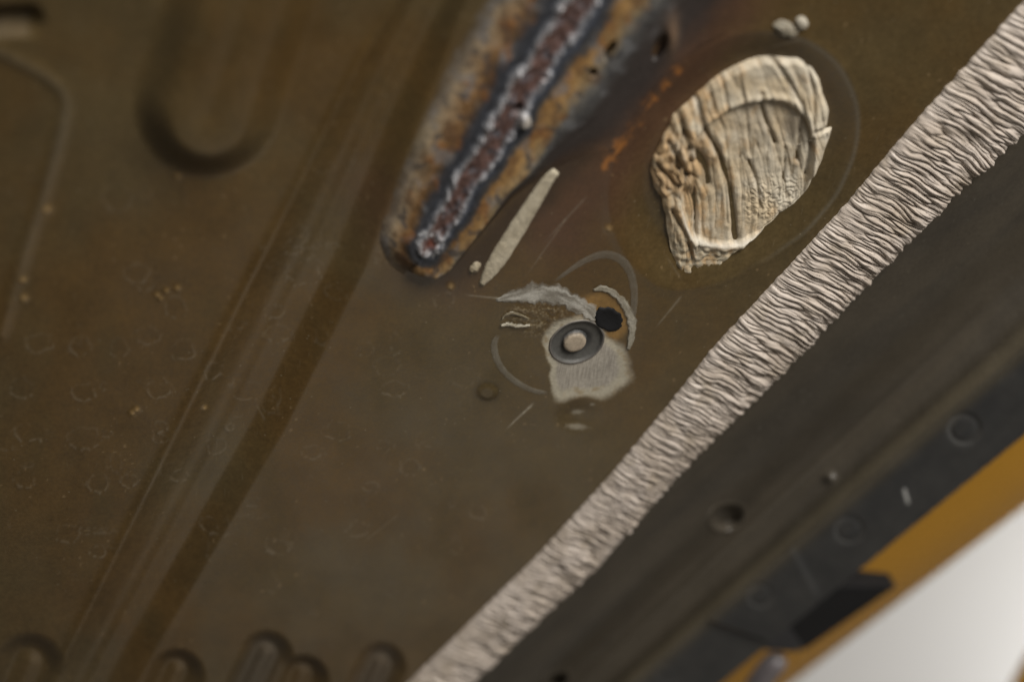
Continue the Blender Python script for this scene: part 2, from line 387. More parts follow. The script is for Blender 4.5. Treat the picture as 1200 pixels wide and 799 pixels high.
tag(panel, 'olive brown primed sheet metal panel with pressed ribs and dried water spots', kind='structure')
PARTS = {1: ('pressed_channel','long straight channel pressed into the panel'), 2: ('raised_boss','blunt rounded pressing at the upper left'), 3: ('pressed_slot','short dark slot in the upper left corner'), 4: ('plug_recess','shallow round recess with a reddened upper edge'), 5: ('bare_metal_patch','pale scraped bare metal round the stud')}
for k, (nm, lb) in PARTS.items():
    o = mesh_obj(nm, Va, Fa[fid == k], M_panel, panel, at, Na); o['label'] = lb
for k in range(5):
    mesh_obj('pressed_bead', Va, Fa[fid == 10+k], M_panel, panel, at, Na)

# ------------------------------------------------------------------ sill: inner wall, flange, hole, spot welds
A = {'S0': (455,865), 'S4': (670,862), 'S5': (770,861), 'Y2': (845,863)}
B = {'S0': (1275,3), 'S4': (1275,346), 'S5': (1275,449), 'Y2': (1275,539)}
sill = empty('sill', P(1000,560,0))
tag(sill, 'dark grey sill edge with welded flange running beside the wrinkled sealer', 'sill')
nt_, nk = 760, 170
tt = np.linspace(-0.08, 1.45, nt_)
def lerp2(a, b, t): return np.array(a)+(np.array(b)-np.array(a))*t[:, None]
S0, S4, S5 = (lerp2(A[k], B[k], tt) for k in ('S0','S4','S5'))
kk = np.linspace(0, 1, nk)
fz = lambda f: np.interp(f, [0,.10,.22,.36,.50,.62,.74,.86,.94,1.0], [-0.6,-0.8,-1.4,-3.6,-4.6,-7.2,-7.4,-3.6,1.4,3.2])
zk = fz(kk); zk = np.convolve(np.pad(zk, 6, mode='edge'), np.ones(13)/13, 'valid')
pix = S0[:, None, :] + (S4-S0)[:, None, :]*kk[None, :, None]
SPX, SPY = pix[..., 0], pix[..., 1]
zz = np.broadcast_to(zk, SPX.shape) + 0.3*fbm(SPX/120, SPY/120, 81, 3)
def hole(px, py, z, cx, cy, a, b, ang, depth):
    ca, sa = math.cos(ang), math.sin(ang); dx, dy = px-cx, py-cy
    e = np.hypot((dx*ca+dy*sa)/a, (-dx*sa+dy*ca)/b)
    return z - depth*(1-sstep(0.35, 1.0, e)) + 0.35*np.exp(-((e-1.08)/0.10)**2), e
zz, e1 = hole(SPX, SPY, zz, 852, 606, 21, 15, -0.3, 2.8)
zz, e2 = hole(SPX, SPY, zz, 652, 797, 15, 9, -0.4, 4.0)
e3 = np.hypot((SPX-972)/7, (SPY-560)/6); zz = zz+0.8*np.exp(-e3**2)
Vs = P(SPX, SPY, zz); Ns = grid_normals(Vs)
n1 = fbm((SPX*.76-SPY*.65)/260, (SPX*.65+SPY*.76)/34, 82, 3); n2 = noise(SPX/4, SPY/4, 83)
cs = mix(full(SPX, (0.068,0.057,0.042)), full(SPX, (0.056,0.048,0.037)), sstep(-.3, .4, n1))
cs = mix(cs, full(SPX, (0.085,0.070,0.042)), 0.5*np.exp(-((kk[None,:]-0.95)/0.05)**2)*np.ones_like(n1))
cs = mix(cs, full(SPX, (0.12,0.11,0.09)), 0.5*sstep(.62, .8, n2+0.2*n1)*sstep(0.0,.3,noise(SPX/30,SPY/30,84)))
rs = 0.25+0.06*n1
Fs = orient(Vs.reshape(-1,3), quads(nt_, nk), (0,0,1))
fl = (e1 < 0.98).ravel()[Fs[:,0]]; f2 = (e2 < 0.98).ravel()[Fs[:,0]]
at_s = {'Col': cs.reshape(-1,3), 'rough': rs.ravel()}
mesh_obj('inner_wall', Vs.reshape(-1,3), Fs[~fl & ~f2], M_sill, sill, at_s, Ns.reshape(-1,3))
mesh_obj('drain_hole', Vs.reshape(-1,3), Fs[fl], M_sill, sill, at_s, Ns.reshape(-1,3))
mesh_obj('drain_hole', Vs.reshape(-1,3), Fs[f2], M_sill, sill, at_s, Ns.reshape(-1,3))

WELDS = [(1130,502,17,1.0),(995,620,15,.8),(891,697,13,.7),(782,787,12,.5),(1240,412,18,.9)]
def flange(name, t0, t1, dz, crease=None):
    n, k = int(520*(t1-t0))+20, 70
    t = np.linspace(t0, t1, n); a, b = lerp2(A['S4'], B['S4'], t), lerp2(A['S5'], B['S5'], t)
    f = np.linspace(-0.02, 1.0, k); pix = a[:, None, :]+(b-a)[:, None, :]*f[None, :, None]
    px, py = pix[..., 0].copy(), pix[..., 1].copy()
    py[:, -1] += 0.8*noise(t*60, t*0, 91)
    rings = []
    z = np.interp(f, [-.02,0,.06,.2,1.0], [3.0,3.2,3.15,2.6,-1.2])[None, :] + dz + 0.15*fbm(px/50, py/50, 92, 3)
    for (wx, wy, r, st) in WELDS:
        e = np.hypot((px-wx)/r, (py-wy)/(r*0.95)); z = z - 0.55*st*np.exp(-((e-1)/0.2)**2); rings.append((np.exp(-((e-1.05)/0.12)**2)*st, (px-wx)*-0.7+(py-wy)*0.3))
    if crease:
        d = seg_dist(px, py, crease); z = z + 0.3*np.exp(-(d/6)**2)
    n1 = fbm(px/50, py/50, 93, 4); n2 = noise(px/3.2, py/3.2, 94)
    c = mix(full(px, (0.046,0.045,0.043)), full(px, (0.034,0.034,0.034)), sstep(-.4,.4,n1))
    c = mix(c, full(px, (0.075,0.062,0.040)), (0.7*np.exp(-((f[None,:]-0.03)/0.10)**2))*np.ones_like(px))
    c = mix(c, full(px, (0.16,0.16,0.15)), sstep(.66,.8,n2)*sstep(0.05,.4,noise(px/22,py/22,95))*0.6)
    d = seg_dist(px, py, [(1060,574),(1064,588)]); c = mix(c, full(px, (0.5,0.5,0.48)), np.exp(-(d/1.8)**2))
    for rg_, sd in rings: c = mix(c, full(px, (0.13,0.13,0.125)), 0.55*rg_*sstep(-8, 8, sd+6*n1))  # lit left side of each weld ring painted into the colour
    if crease: c = mix(c, full(px, (0.10,0.10,0.10)), 0.45*np.exp(-(seg_dist(px,py,crease)/4)**2))
    top = P(px, py, z); N = top.reshape(-1,3)
    # lower edge and back face give the plate its thickness
    bot = top.copy(); bot[..., 2] -= 2.2*MM
    Vv = np.vstack([N, bot.reshape(-1,3)]); F1 = orient(Vv, quads(n, k), (0,0,1)); F2 = (F1+n*k)[:, ::-1]
    rim = [i*k+k-1 for i in range(n)]; e = []
    for p, q in zip(rim[:-1], rim[1:]): e.append((p, q, q+n*k, p+n*k))
    for i in (0, n-1):
        for j in range(k-1): e.append((i*k+j, i*k+j+1, i*k+j+1+n*k, i*k+j+n*k))
    cc = np.vstack([c.reshape(-1,3)]*2); rr = np.full(len(Vv), 0.34)
    o = mesh_obj(name, Vv, np.vstack([F1, F2, np.array(e)]), M_sill, sill, {'Col': cc, 'rough': rr})
    o.data.set_sharp_from_angle(angle=math.radians(50))
    return o
tj = 0.265
fa = flange('flange', tj, 1.45, 0.0, [(930,646),(955,694)])
fb = flange('flange', -0.08, tj-0.002, -1.6)
# spot-weld nuggets: shallow lens in each ring
def lathe(name, centre, prof, seg, mat, parent, col, rough=0.4, metal=0.0, axis=(0,0,1), noise_amp=0.0, squash=(1,1), rot=0.0, seed=0):
    """prof: (radius mm, height mm) pairs; col may be one colour or one per profile point"""
    prof = np.array(prof, float); th = np.linspace(0, 2*math.pi, seg, endpoint=False)
    q = Vector((0,0,1)).rotation_difference(Vector(axis)).to_matrix()
    V = []; C = []
    cols = np.array(col, float); cols = np.tile(cols, (len(prof),1)) if cols.ndim == 1 else cols
    for (r, h), cc in zip(prof, cols):
        for a in th:
            rr = r*(1+noise_amp*float(noise(np.array(3*math.cos(a)+seed), np.array(3*math.sin(a)+h), 7+seed)))
            x, y = rr*math.cos(a)*squash[0], rr*math.sin(a)*squash[1]
            x, y = x*math.cos(rot)-y*math.sin(rot), x*math.sin(rot)+y*math.cos(rot)
            V.append(np.array(q @ Vector((x, y, h)))*MM + centre); C.append(cc)
    F = []
    for i in range(len(prof)-1):
        for j in range(seg):
            j2 = (j+1) % seg; F.append((i*seg+j, i*seg+j2, (i+1)*seg+j2, (i+1)*seg+j))
    V = np.array(V); C = np.array(C); F = np.array(F)
    C = C*(1+0.30*fbm((V[:,0]-V[0,0])*700, (V[:,1]-V[0,1])*700, seed+5, 3))[:, None]
    F = orient(V, F, axis)
    return mesh_obj(name, V, F, mat, parent, {'Col': C, 'rough': np.full(len(V), rough), 'metal': np.full(len(V), metal)})
for (wx, wy, r, st) in WELDS:
    t = np.clip((wx-A['S4'][0])/(B['S4'][0]-A['S4'][0]), 0, 1)
    par = fa if wx > 845 else fb
    ys4 = np.interp(wx, [A['S4'][0], B['S4'][0]], [A['S4'][1], B['S4'][1]]); ys5 = np.interp(wx, [A['S5'][0], B['S5'][0]], [A['S5'][1], B['S5'][1]])
    f = np.clip((wy-ys4)/(ys5-ys4), 0, 1); zc = float(np.interp(f, [0,.2,1],[3.2,2.6,-1.2])) + (0 if par is fa else -1.6)
    s = 0.215*r/ (1.0)
    lathe('spot_weld', P(wx, wy, zc-0.22), [(s*0.95,-0.3),(s*.85,0.0),(s*.7,.06),(s*.5,.06),(s*.2,.04),(0.01,.03)], 28, M_sill, par, (0.036,0.037,0.038), 0.3)

# ------------------------------------------------------------------ beyond the flange
Yb = empty('yellow_body_panel', P(1100,640,-12))
tag(Yb, 'glossy yellow body panel curving away under the dark flange, lower right', 'body panel')
t = np.linspace(-0.15, 1.40, 160)
S5l, Y2l = lerp2(A['S5'], B['S5'], t), lerp2(A['Y2'], B['Y2'], t)
rows = []
for f, z in [(-1.2,-34),(-0.9,-35),(-0.5,-36),(-0.2,-37),(0.0,-38),(0.2,-39.2),(0.4,-40.6),(0.6,-42.5),(0.75,-44.4),(0.86,-46.3),(0.94,-48),(0.985,-49.2),(1.0,-50)]:
    p = S5l+(Y2l-S5l)*f; rows.append(P(p[:,0], p[:,1], z))
last = rows[-1].copy()
for dz, back in [(-6,0.6),(-14,3.0),(-26,8),(-40,14)]:
    q = last.copy(); q[:, 2] += dz*MM; q[:, 0] -= back*MM*0.75; q[:, 1] += back*MM*0.65; rows.append(q)
Vy = np.stack(rows, 1); Fy = orient(Vy.reshape(-1,3), quads(160, len(rows)), (0,0,1))
mesh_obj('curved_skin', Vy.reshape(-1,3), Fy, M_yellow, Yb)
Vl = np.stack([rows[-1], rows[-1]+np.array([-12,10,-2])*MM], 1)
mesh_obj('return_lip', Vl.reshape(-1,3), quads(160, 2), M_yellow, Yb)

def extrude_poly(name, pts, z_top, z_bot, mat, parent, attrs=None, bevel=1.0):
    """pts: pixel outline at z_top (list or per-point z); closed solid with a chamfer"""
    p = np.array(pts, float); zt = np.array(z_top, float)*np.ones(len(p))
    c = p.mean(0); top = P(p[:,0], p[:,1], zt)
    cen = top.mean(0); dirs = cen-top; ln = np.linalg.norm(dirs, axis=1, keepdims=True)
    ring0 = top+dirs/ln*bevel*MM; ring1 = top.copy(); ring1[:, 2] -= bevel*MM*0.7
    ring2 = top.copy(); ring2[:, 2] = z_bot*MM
    n = len(p); V = np.vstack([ring0, ring1, ring2, cen[None]]); F = []
    for i in range(n):
        j = (i+1) % n
        F += [(i, j, 3*n, 3*n), (i, n+i, n+j, j), (n+i, 2*n+i, 2*n+j, n+j)]
    tri = [(a,b,c_) for a,b,c_,d in F if c_ == d]; qd = [f for f in F if f[2] != f[3]]
    F = tri + [(a,b,c_) for a,b,c_,d in qd] + [(a,c_,d) for a,b,c_,d in qd]
    o = mesh_obj(name, V, orient(V, np.array(F), (0,0,1)), mat, parent, attrs)
    o.data.set_sharp_from_angle(angle=math.radians(25))
    return o
br = empty('black_bracket', P(970,720,-8))
tag(br, 'small black wedge bracket under the flange against the yellow panel', 'bracket')
extrude_poly('wedge', [(964,688),(1006,687),(1050,687),(1016,711),(976,739),(942,762),(932,749),(923,734),(938,710)], [-4,-5,-6.5,-6.8,-7,-7,-6,-5,-3], -12, M_black, br, None, 0.4)
extrude_poly('foot', [(928,735),(943,758),(938,764),(915,764),(893,762),(885,752),(905,742)], [-5,-6.5,-7,-7,-6,-5,-4.5], -14, surface_mat('grey_plastic', colour=(0.03,0.03,0.034), rough=.35, metal=0.0), br)
pipe = empty('pale_tube', P(895,790,-8)); tag(pipe, 'pale lavender grey tube end at the lower edge below the black bracket', 'tube')
cl = spline([(917,768),(900,785),(880,815),(850,870)], 24); ctr = P(cl[:,0], cl[:,1], np.linspace(-10,-9,24))
Vt = []; rad = np.interp(np.linspace(0,1,24), [0,.06,.15,1], [1.6,3.0,3.8,4.2])
for i, cpt in enumerate(ctr):
    tn = ctr[min(i+1,23)]-ctr[max(i-1,0)]; tn /= np.linalg.norm(tn); s1 = np.cross(tn, [0,0,1]); s1 /= np.linalg.norm(s1); s2 = np.cross(s1, tn)
    for a in np.linspace(0, 2*math.pi, 25): Vt.append(cpt+(s1*math.cos(a)+s2*math.sin(a))*rad[i]*MM)
Vt = np.array(Vt)
mesh_obj('tube_wall', Vt, quads(24, 25), surface_mat('pale_plastic', colour=(0.13,0.115,0.12), rough=.3, metal=0.0), pipe)
caps = np.vstack([Vt[:24], ctr[:1]]); mesh_obj('tube_cap', caps, np.array([(i, (i+1) % 24, 24) for i in range(24)]), bpy.data.materials['pale_plastic'], pipe)
fy = extrude_poly('yellow_bodywork', [(1180,830),(1193,803),(1208,776),(1226,750),(1300,700),(1340,800),(1260,880),(1184,880)], -55, -59, M_yellow, None, None, 1.5)
tag(fy, 'bright yellow rounded corner at the far lower right over the white floor', 'body panel')

# white floor far below
zf = -420.0
Vf = np.array([(-3,-3,zf*MM),(3,-3,zf*MM),(3,3,zf*MM),(-3,3,zf*MM)])
tag(mesh_obj('floor', Vf, np.array([(0,1,2,3)]), M_white, None), 'out of focus white floor beyond the yellow panel', kind='structure')

# ------------------------------------------------------------------ wrinkled seam sealer strip
EL = np.array([(420,862),(481,799),(554,727),(628,655),(715,559),(802,454),(840,405),(915,325),(994,240),(1069,150),(1132,80),(1195,10),(1262,-70)], float)
ER = np.array([(466,884),(500,851),(556,799),(623,738),(702,664),(772,585),(846,507),(908,450),(990,364),(1058,296),(1140,214),(1200,161),(1262,103),(1338,24)], float)
def along(pts, n):
    d = np.concatenate([[0], np.cumsum(np.hypot(*np.diff(pts, axis=0).T))]); s = np.linspace(0, d[-1], n)
    q = np.stack([np.interp(s, d, pts[:,0]), np.interp(s, d, pts[:,1])], 1)
    k = 25; ker = np.hanning(2*k+1); ker /= ker.sum()
    return np.stack([np.convolve(np.pad(q[:,i], k, mode='reflect', reflect_type='odd'), ker, 'valid') for i in (0,1)], 1)
ns, ne = 1700, 110
L_, R2_ = along(EL, ns), along(ER, ns)
s_px = np.concatenate([[0], np.cumsum(np.hypot(*np.diff((L_+R2_)/2, axis=0).T))])
wid = np.hypot(*(R2_-L_).T)
# run-length in strip widths so that folds keep their real size
s_u = np.concatenate([[0], np.cumsum(np.diff(s_px)/wid[1:])])
ev = np.linspace(-1, 1, ne); ee = np.sin(ev*math.pi/2)*0.35+ev*0.65
Sg, Eg = np.meshgrid(s_u, ee, indexing='ij')
K = 13.5
warp = 0.28*fbm(Sg*1.6, Eg*0.9, 101, 3) + 0.10*fbm(Sg*5, Eg*2.0, 102, 2)
sh = Sg - 0.16*Eg + 0.05*Eg**2 + 0.16*warp
def billow(a): return 1-np.abs(a)
f1 = noise(sh*K, Eg*0.75+Sg*0.3, 103); f2 = noise(sh*K*1.9, Eg*1.2, 104); f3 = noise(sh*K*3.6, Eg*2.2, 105)
amp = 0.75+0.6*sstep(-.4,.5,fbm(Sg*1.1, Eg*0.8, 113, 2))
ridge = (0.55*(1-np.exp(-np.abs(f1)/0.13))+0.45*np.abs(f1) + 0.30*(1-np.exp(-np.abs(f2)/0.15)) + 0.20*np.abs(f3))*amp
lump = fbm(Sg*4, Eg*1.6, 106, 3)
edge = 1-np.clip(np.abs(Eg), 0, 1)**5
grow = 0.75+0.35*sstep(-1, 0.7, Eg)
zs = 0.2+1.9*edge**0.8 + 1.35*(ridge*grow-0.35)*edge**0.5 + 0.5*lump*edge + 0.35*np.exp(-((Eg-0.85)/.12)**2)*noise(sh*K*1.2, Eg*2, 107)
zs = np.where(np.abs(Eg) > 0.985, -1.6, zs)
scal = noise(s_u*3.5, s_u*0, 108)*0.022 + noise(s_u*11, s_u*0, 109)*0.03
scl = noise(s_u*9, s_u*0, 110)*0.016
wE = (Eg+1)/2
wE = wE + np.clip(wE, 0, 1)**3*scal[:, None] + (1-np.clip(wE, 0, 1))**3*scl[:, None]
pxg = L_[:, None, 0]+(R2_-L_)[:, None, 0]*wE; pyg = L_[:, None, 1]+(R2_-L_)[:, None, 1]*wE
Vst = P(pxg, pyg, 1.0); Vst[..., 2] += (zs-1.0)*MM
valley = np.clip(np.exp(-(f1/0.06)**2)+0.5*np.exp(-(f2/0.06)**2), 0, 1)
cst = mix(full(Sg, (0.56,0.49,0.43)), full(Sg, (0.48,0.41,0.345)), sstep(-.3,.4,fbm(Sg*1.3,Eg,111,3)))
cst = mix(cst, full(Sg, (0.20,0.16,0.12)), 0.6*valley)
cst = mix(cst, full(Sg, (0.33,0.27,0.20)), 0.5*sstep(.1,.5,fbm(Sg*2.2, Eg*1.5, 114, 4)))
cst = cst*(1+0.06*noise(Sg*70, Eg*40, 112))[..., None]
d = np.hypot(pxg-762, pyg-522); cst = mix(cst, full(Sg, (0.06,0.05,0.04)), 0.8*np.exp(-(d/2.2)**2))
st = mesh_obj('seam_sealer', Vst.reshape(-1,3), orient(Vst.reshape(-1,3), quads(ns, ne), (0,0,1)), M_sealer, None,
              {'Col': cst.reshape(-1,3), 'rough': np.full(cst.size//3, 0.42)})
tag(st, 'long pale wrinkled strip of seam sealer running diagonally across the panel', 'sealer strip')

# ------------------------------------------------------------------ plug covered by a wrinkled membrane
plug = empty('hole_plug', P(*PLUG_C, -3))
tag(plug, 'round plug under crumpled beige membrane in a recess beside the sealer strip', 'plug')
nr, na = 190, 520
th = np.linspace(0, 2*math.pi, na+1); rv = np.linspace(0, 1, nr)**0.9
po = np.array(PLUG_OUT); an = np.arctan2(po[:,1]-PLUG_C[1], po[:,0]-PLUG_C[0]); ro = np.hypot(po[:,0]-PLUG_C[0], po[:,1]-PLUG_C[1])
o_ = np.argsort(an); an, ro = an[o_], ro[o_]; an = np.concatenate([an-2*math.pi, an, an+2*math.pi]); ro = np.concatenate([ro]*3)
rout = np.interp((th+math.pi) % (2*math.pi)-math.pi, an, ro)*(1+0.012*noise(th*22/math.pi, th*0, 201)*np.sin(th/2)); rout[-1] = rout[0]
Rg, Tg = np.meshgrid(rv, th, indexing='ij')
X = PLUG_C[0]+Rg*rout[None, :]*np.cos(Tg); Y = PLUG_C[1]+Rg*rout[None, :]*np.sin(Tg)
crum = np.exp(-(np.hypot((X-785)/30, (Y-195)/42))**2)
wq = (X-0.16*(Y-200)+0.0011*(Y-200)**2) + 7*fbm(X/60, Y/90, 203, 3) + 9*crum*noise(X/13, Y/13, 204)
w1 = noise(wq/15, Y/190, 205); w2 = noise(wq/8.5, Y/110, 206); w3 = noise(wq/4.2, Y/60, 207)
pl = lambda a, k: 1-np.exp(-np.abs(a)/k)
wr = 0.55*pl(w1, .10) + 0.30*pl(w2, .12) + 0.16*pl(w3, .2) + 0.5*np.abs(w1)
z = 0.5 + 0.32*(wr-0.75)
z += 0.5*fbm(X/30, Y/30, 208, 3)
INNER = Z2([(268,360),(320,312),(380,280),(430,267),(480,265),(520,280),(555,312),(572,370),(572,450),(540,545),(480,590),(420,632),(350,655),(290,650),(250,632),(228,560),(228,470),(240,400)])
qi = polar(X, Y, 700+410/2.283, 455/2.283, INNER)+0.012*noise(X/12, Y/12, 209)
z -= 1.1*(1-sstep(0.95, 1.02, qi)); z += 0.35*np.exp(-((qi-1.04)/0.05)**2)
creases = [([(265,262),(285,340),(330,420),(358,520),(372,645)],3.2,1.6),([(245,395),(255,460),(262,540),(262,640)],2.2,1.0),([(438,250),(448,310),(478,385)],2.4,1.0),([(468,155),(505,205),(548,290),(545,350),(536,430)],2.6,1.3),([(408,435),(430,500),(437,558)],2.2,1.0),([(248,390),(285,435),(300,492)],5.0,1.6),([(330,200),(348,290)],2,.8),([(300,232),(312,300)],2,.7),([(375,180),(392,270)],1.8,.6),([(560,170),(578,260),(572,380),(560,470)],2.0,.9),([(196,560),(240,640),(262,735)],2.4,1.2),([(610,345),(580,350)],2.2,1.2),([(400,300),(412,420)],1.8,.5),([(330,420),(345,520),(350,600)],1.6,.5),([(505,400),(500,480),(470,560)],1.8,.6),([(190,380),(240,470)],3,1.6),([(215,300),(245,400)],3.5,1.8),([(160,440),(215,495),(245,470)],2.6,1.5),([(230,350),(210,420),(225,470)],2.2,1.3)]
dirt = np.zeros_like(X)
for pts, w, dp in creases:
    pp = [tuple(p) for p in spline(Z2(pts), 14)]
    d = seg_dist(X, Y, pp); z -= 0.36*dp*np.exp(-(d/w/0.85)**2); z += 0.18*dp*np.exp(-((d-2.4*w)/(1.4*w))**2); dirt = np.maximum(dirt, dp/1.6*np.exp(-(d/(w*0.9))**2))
f = noise(X/20+Y/45+0.6*noise(X/25, Y/25, 210), Y/26-X/30, 211); z += crum*(2.6*np.abs(f)**0.8-0.7+0.25*np.abs(noise(X/8, Y/8, 212)))
low = sstep(255, 300, Y)*sstep(1.0, 1.1, qi); z += low*(0.8*np.abs(noise(X/9, Y/9, 213))-0.6)
cobl = sstep(195, 225, Y)*(1-sstep(250, 270, Y))*sstep(868, 878, X)*(1-sstep(935,945,X)); z += 0.35*cobl*np.abs(noise(X/6, Y/6, 218))
edge = sstep(1.0, 0.93, Rg); z = z*(0.45+0.55*edge) - 0.6*(1-edge)
z = np.where(Rg > 0.992, -4.5, z)
base_z = -1.1
Vp = P(X, Y, base_z); Vp[..., 2] += z*MM
n1 = fbm(X/45, Y/45, 214, 4); n2 = fbm(X/12, Y/20, 215, 3)
c = mix(full(X, (0.51,0.415,0.28)), full(X, (0.54,0.475,0.365)), sstep(-.2,.5,n1+0.4*sstep(830,960,X)))
c = mix(c, full(X, (0.46,0.29,0.135)), sstep(-.1,.6, n2+0.9*crum+0.5*np.exp(-((X-815)/38)**2)-0.25)*0.75)
c = mix(c, full(X, (0.19,0.125,0.06)), 0.8*crum*sstep(.1,.5,-f+.2*n2))
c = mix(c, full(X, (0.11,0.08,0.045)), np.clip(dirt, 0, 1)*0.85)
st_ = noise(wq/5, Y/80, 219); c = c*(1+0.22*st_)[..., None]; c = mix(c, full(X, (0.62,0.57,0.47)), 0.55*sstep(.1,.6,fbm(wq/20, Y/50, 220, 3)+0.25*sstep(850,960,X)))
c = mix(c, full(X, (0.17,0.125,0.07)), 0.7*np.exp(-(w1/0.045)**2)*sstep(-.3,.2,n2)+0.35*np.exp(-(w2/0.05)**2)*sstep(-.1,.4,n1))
e = np.hypot((X-928)/12, (Y-150)/13)*(1+.4*n2); c = mix(c, full(X, (0.13,0.11,0.085)), 0.75*(1-sstep(.4,1.1,e)))
inn = (1-sstep(0.97,1.0,qi))
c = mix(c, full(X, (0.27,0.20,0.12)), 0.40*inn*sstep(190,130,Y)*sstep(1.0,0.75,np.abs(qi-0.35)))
c = mix(c, full(X, (0.17,0.125,0.07)), 0.7*np.exp(-((qi-0.975)/0.022)**2)*sstep(175,150,Y))  # shaded upper wall of the inner step painted into the colour
c = mix(c, full(X, (0.62,0.58,0.50)), 0.75*np.exp(-((qi-1.01)/0.025)**2)*sstep(230,262,Y))  # lit lower wall of the inner step painted as a pale arc
c = mix(c, full(X, (0.30,0.28,0.22)), 0.6*low*sstep(-.2,.3,noise(X/6,Y/6,216)))
c = c*(1+0.12*noise(X/3, Y/4, 217))[..., None]
Fp = orient(Vp.reshape(-1,3), quads(nr, na+1), (0,0,1)); qf = qi.ravel()[Fp[:,0]]
Np = None
at_p = {'Col': c.reshape(-1,3), 'rough': np.full(X.size, 0.5)}
Vpn = grid_normals(Vp).reshape(-1,3)
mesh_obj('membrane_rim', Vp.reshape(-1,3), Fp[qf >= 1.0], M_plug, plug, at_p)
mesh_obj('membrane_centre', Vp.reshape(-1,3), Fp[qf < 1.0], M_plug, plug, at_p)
pb = np.array(PLUG_OUT); pb = PLUG_C+(pb-PLUG_C)*0.96
extrude_poly('plug_body', pb, -4.0, -5.4, M_black, plug, None, 0.6)

# ------------------------------------------------------------------ burnt weld
weld = empty('weld_seam', P(600,150,0))
tag(weld, 'burnt weld seam with rusty red bead and blue grey heat bands', 'weld')
AX = spline([(494,298),(506,279),(529,240),(556,194),(576,167),(595,132),(615,97),(634,70),(657,35),(677,4),(712,-50),(760,-125)], 520)
dax = np.gradient(AX, axis=0); dax /= np.linalg.norm(dax, axis=1, keepdims=True); nax = np.stack([-dax[:,1], dax[:,0]], 1)   # right of travel (upwards)
k = 40; nax = np.stack([np.convolve(np.pad(nax[:,i], k, mode='edge'), np.ones(2*k+1)/(2*k+1), 'valid') for i in (0,1)], 1)
sl = np.concatenate([[0], np.cumsum(np.hypot(*np.diff(AX, axis=0).T))])
e_ext = np.linspace(-50, 0, 70)[:-1]                                # rounded lower end reaches past the bead
AXe = np.vstack([AX[0]+dax[0]*e_ext[:, None], AX]); NXe = np.vstack([np.tile(nax[0], (len(e_ext),1)), nax]); SLe = np.concatenate([e_ext, sl])
cv = np.concatenate([np.linspace(-125, -30, 90)[:-1], np.linspace(-30, 34, 110)[:-1], np.linspace(34, 215, 150)])
SG, CG = np.meshgrid(SLe, cv, indexing='ij')
wx_ = AXe[:, None, 0]+NXe[:, None, 0]*CG; wy_ = AXe[:, None, 1]+NXe[:, None, 1]*CG
sc_ = np.interp(SG, [-50, 0, 150, 350, 500], [0.54, 0.66, 0.98, 1.12, 1.2])
wn = 7*fbm(SG/42, CG/24, 301, 4) + 2.2*noise(SG/11, CG/9, 302)
endc = np.where(SG < 10, np.hypot(np.clip(10-SG, 0, None)*1.0, CG)*np.sign(CG+1e-9), CG)
sr_ = np.interp(SG, [-50,60,110,155,195,240,500], [0.12,0.14,0.17,0.26,0.60,0.98,1.05])      # the dark shoulder widens upwards
endc = np.where(endc > 55*sc_, 55*sc_+(endc-55*sc_)/sr_, endc)
q = endc/sc_ + wn*np.clip(np.abs(CG)/30, 0.35, 1)                     # band coordinate
lat = (2.5*noise(SG/38, SG*0, 310)+2.2*noise(SG/13, SG*0, 311))*(1-sstep(30,80,np.abs(endc)))
bw = 1+0.12*noise(SG/45, np.sign(CG)*5.1, 312)*(1-sstep(45,75,np.abs(endc)))
q = q/bw+lat; qs = endc/sc_/bw + 0.35*wn + lat
capr = sstep(-36, -14, SG)
z = np.interp(qs, [-100,-90,-78,-52,-30,-18,-12,0,12,18,30,52,70,95,125,150,170], [-2.5,-.5,.25,1.6,2.7,2.5,2.9,2.6,3.0,2.8,3.0,3.0,2.4,1.2,.45,.0,-.3])
n1 = fbm(SG/14, CG/9, 303, 3); n2 = noise(SG/5.5, CG/3.2, 304)
rough_zone = 1-sstep(60, 85, np.abs(qs))
z += rough_zone*(0.22*fbm(SG/22, CG/16, 313, 3)+0.03*n2)
brk = sstep(-0.35, 0.25, noise(SG/13, np.sign(CG)*3.3, 309))
slag = np.exp(-((np.abs(qs-3*n1)-13.5+2.2*noise(SG/14, np.sign(CG)*7.7, 315))/3.4)**2)*sstep(-42,-30,SG)
slag = np.maximum(slag, np.exp(-((np.hypot(wx_-503, (wy_-282)*1.1)-13+4*n1)/4.5)**2))
bead_m = (np.abs(qs) < 18)
z += slag*(0.5+0.35*np.abs(n2)+0.6*n1)*(0.4+0.6*brk)
z += np.where(np.abs(qs) < 12, 0.10*np.cos(SG/4.2*1.0+np.abs(CG)*0.25+1.5*n1)+0.4*np.abs(noise(SG/12, CG/9, 305)), 0)
z = np.where(SG < -8, z*sstep(-46, -12, SG)-1.2*(1-sstep(-50,-34,SG)), z)
z = z-3*(1-sstep(-106,-96,CG))
for (hx, hy, ax_, ay_, an_, dp) in [(713,58,5,14,0.5,3.0),(694,83,5,6,0,2.2),(774,56,7,18,0.35,2.2),(606,125,6,9,.5,1.6)]:
    ca, sa = math.cos(an_), math.sin(an_); dx, dy = wx_-hx, wy_-hy
    e = np.hypot((dx*ca+dy*sa)/ax_, (-dx*sa+dy*ca)/ay_)*(1+.25*n1); z -= dp*(1-sstep(.4,1.1,e))
e = np.hypot((wx_-614)/8, (wy_-139)/10)*(1+.3*n1); chunk = 1-sstep(.5,1.1,e); z += 1.8*chunk
e = np.hypot((wx_-786)/9, (wy_-42)/22); z += 1.4*np.exp(-e**2)
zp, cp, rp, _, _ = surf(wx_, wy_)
z = z + zp
Vw = P(wx_, wy_, 2.0); Vw[..., 2] += (z-2.0)*MM
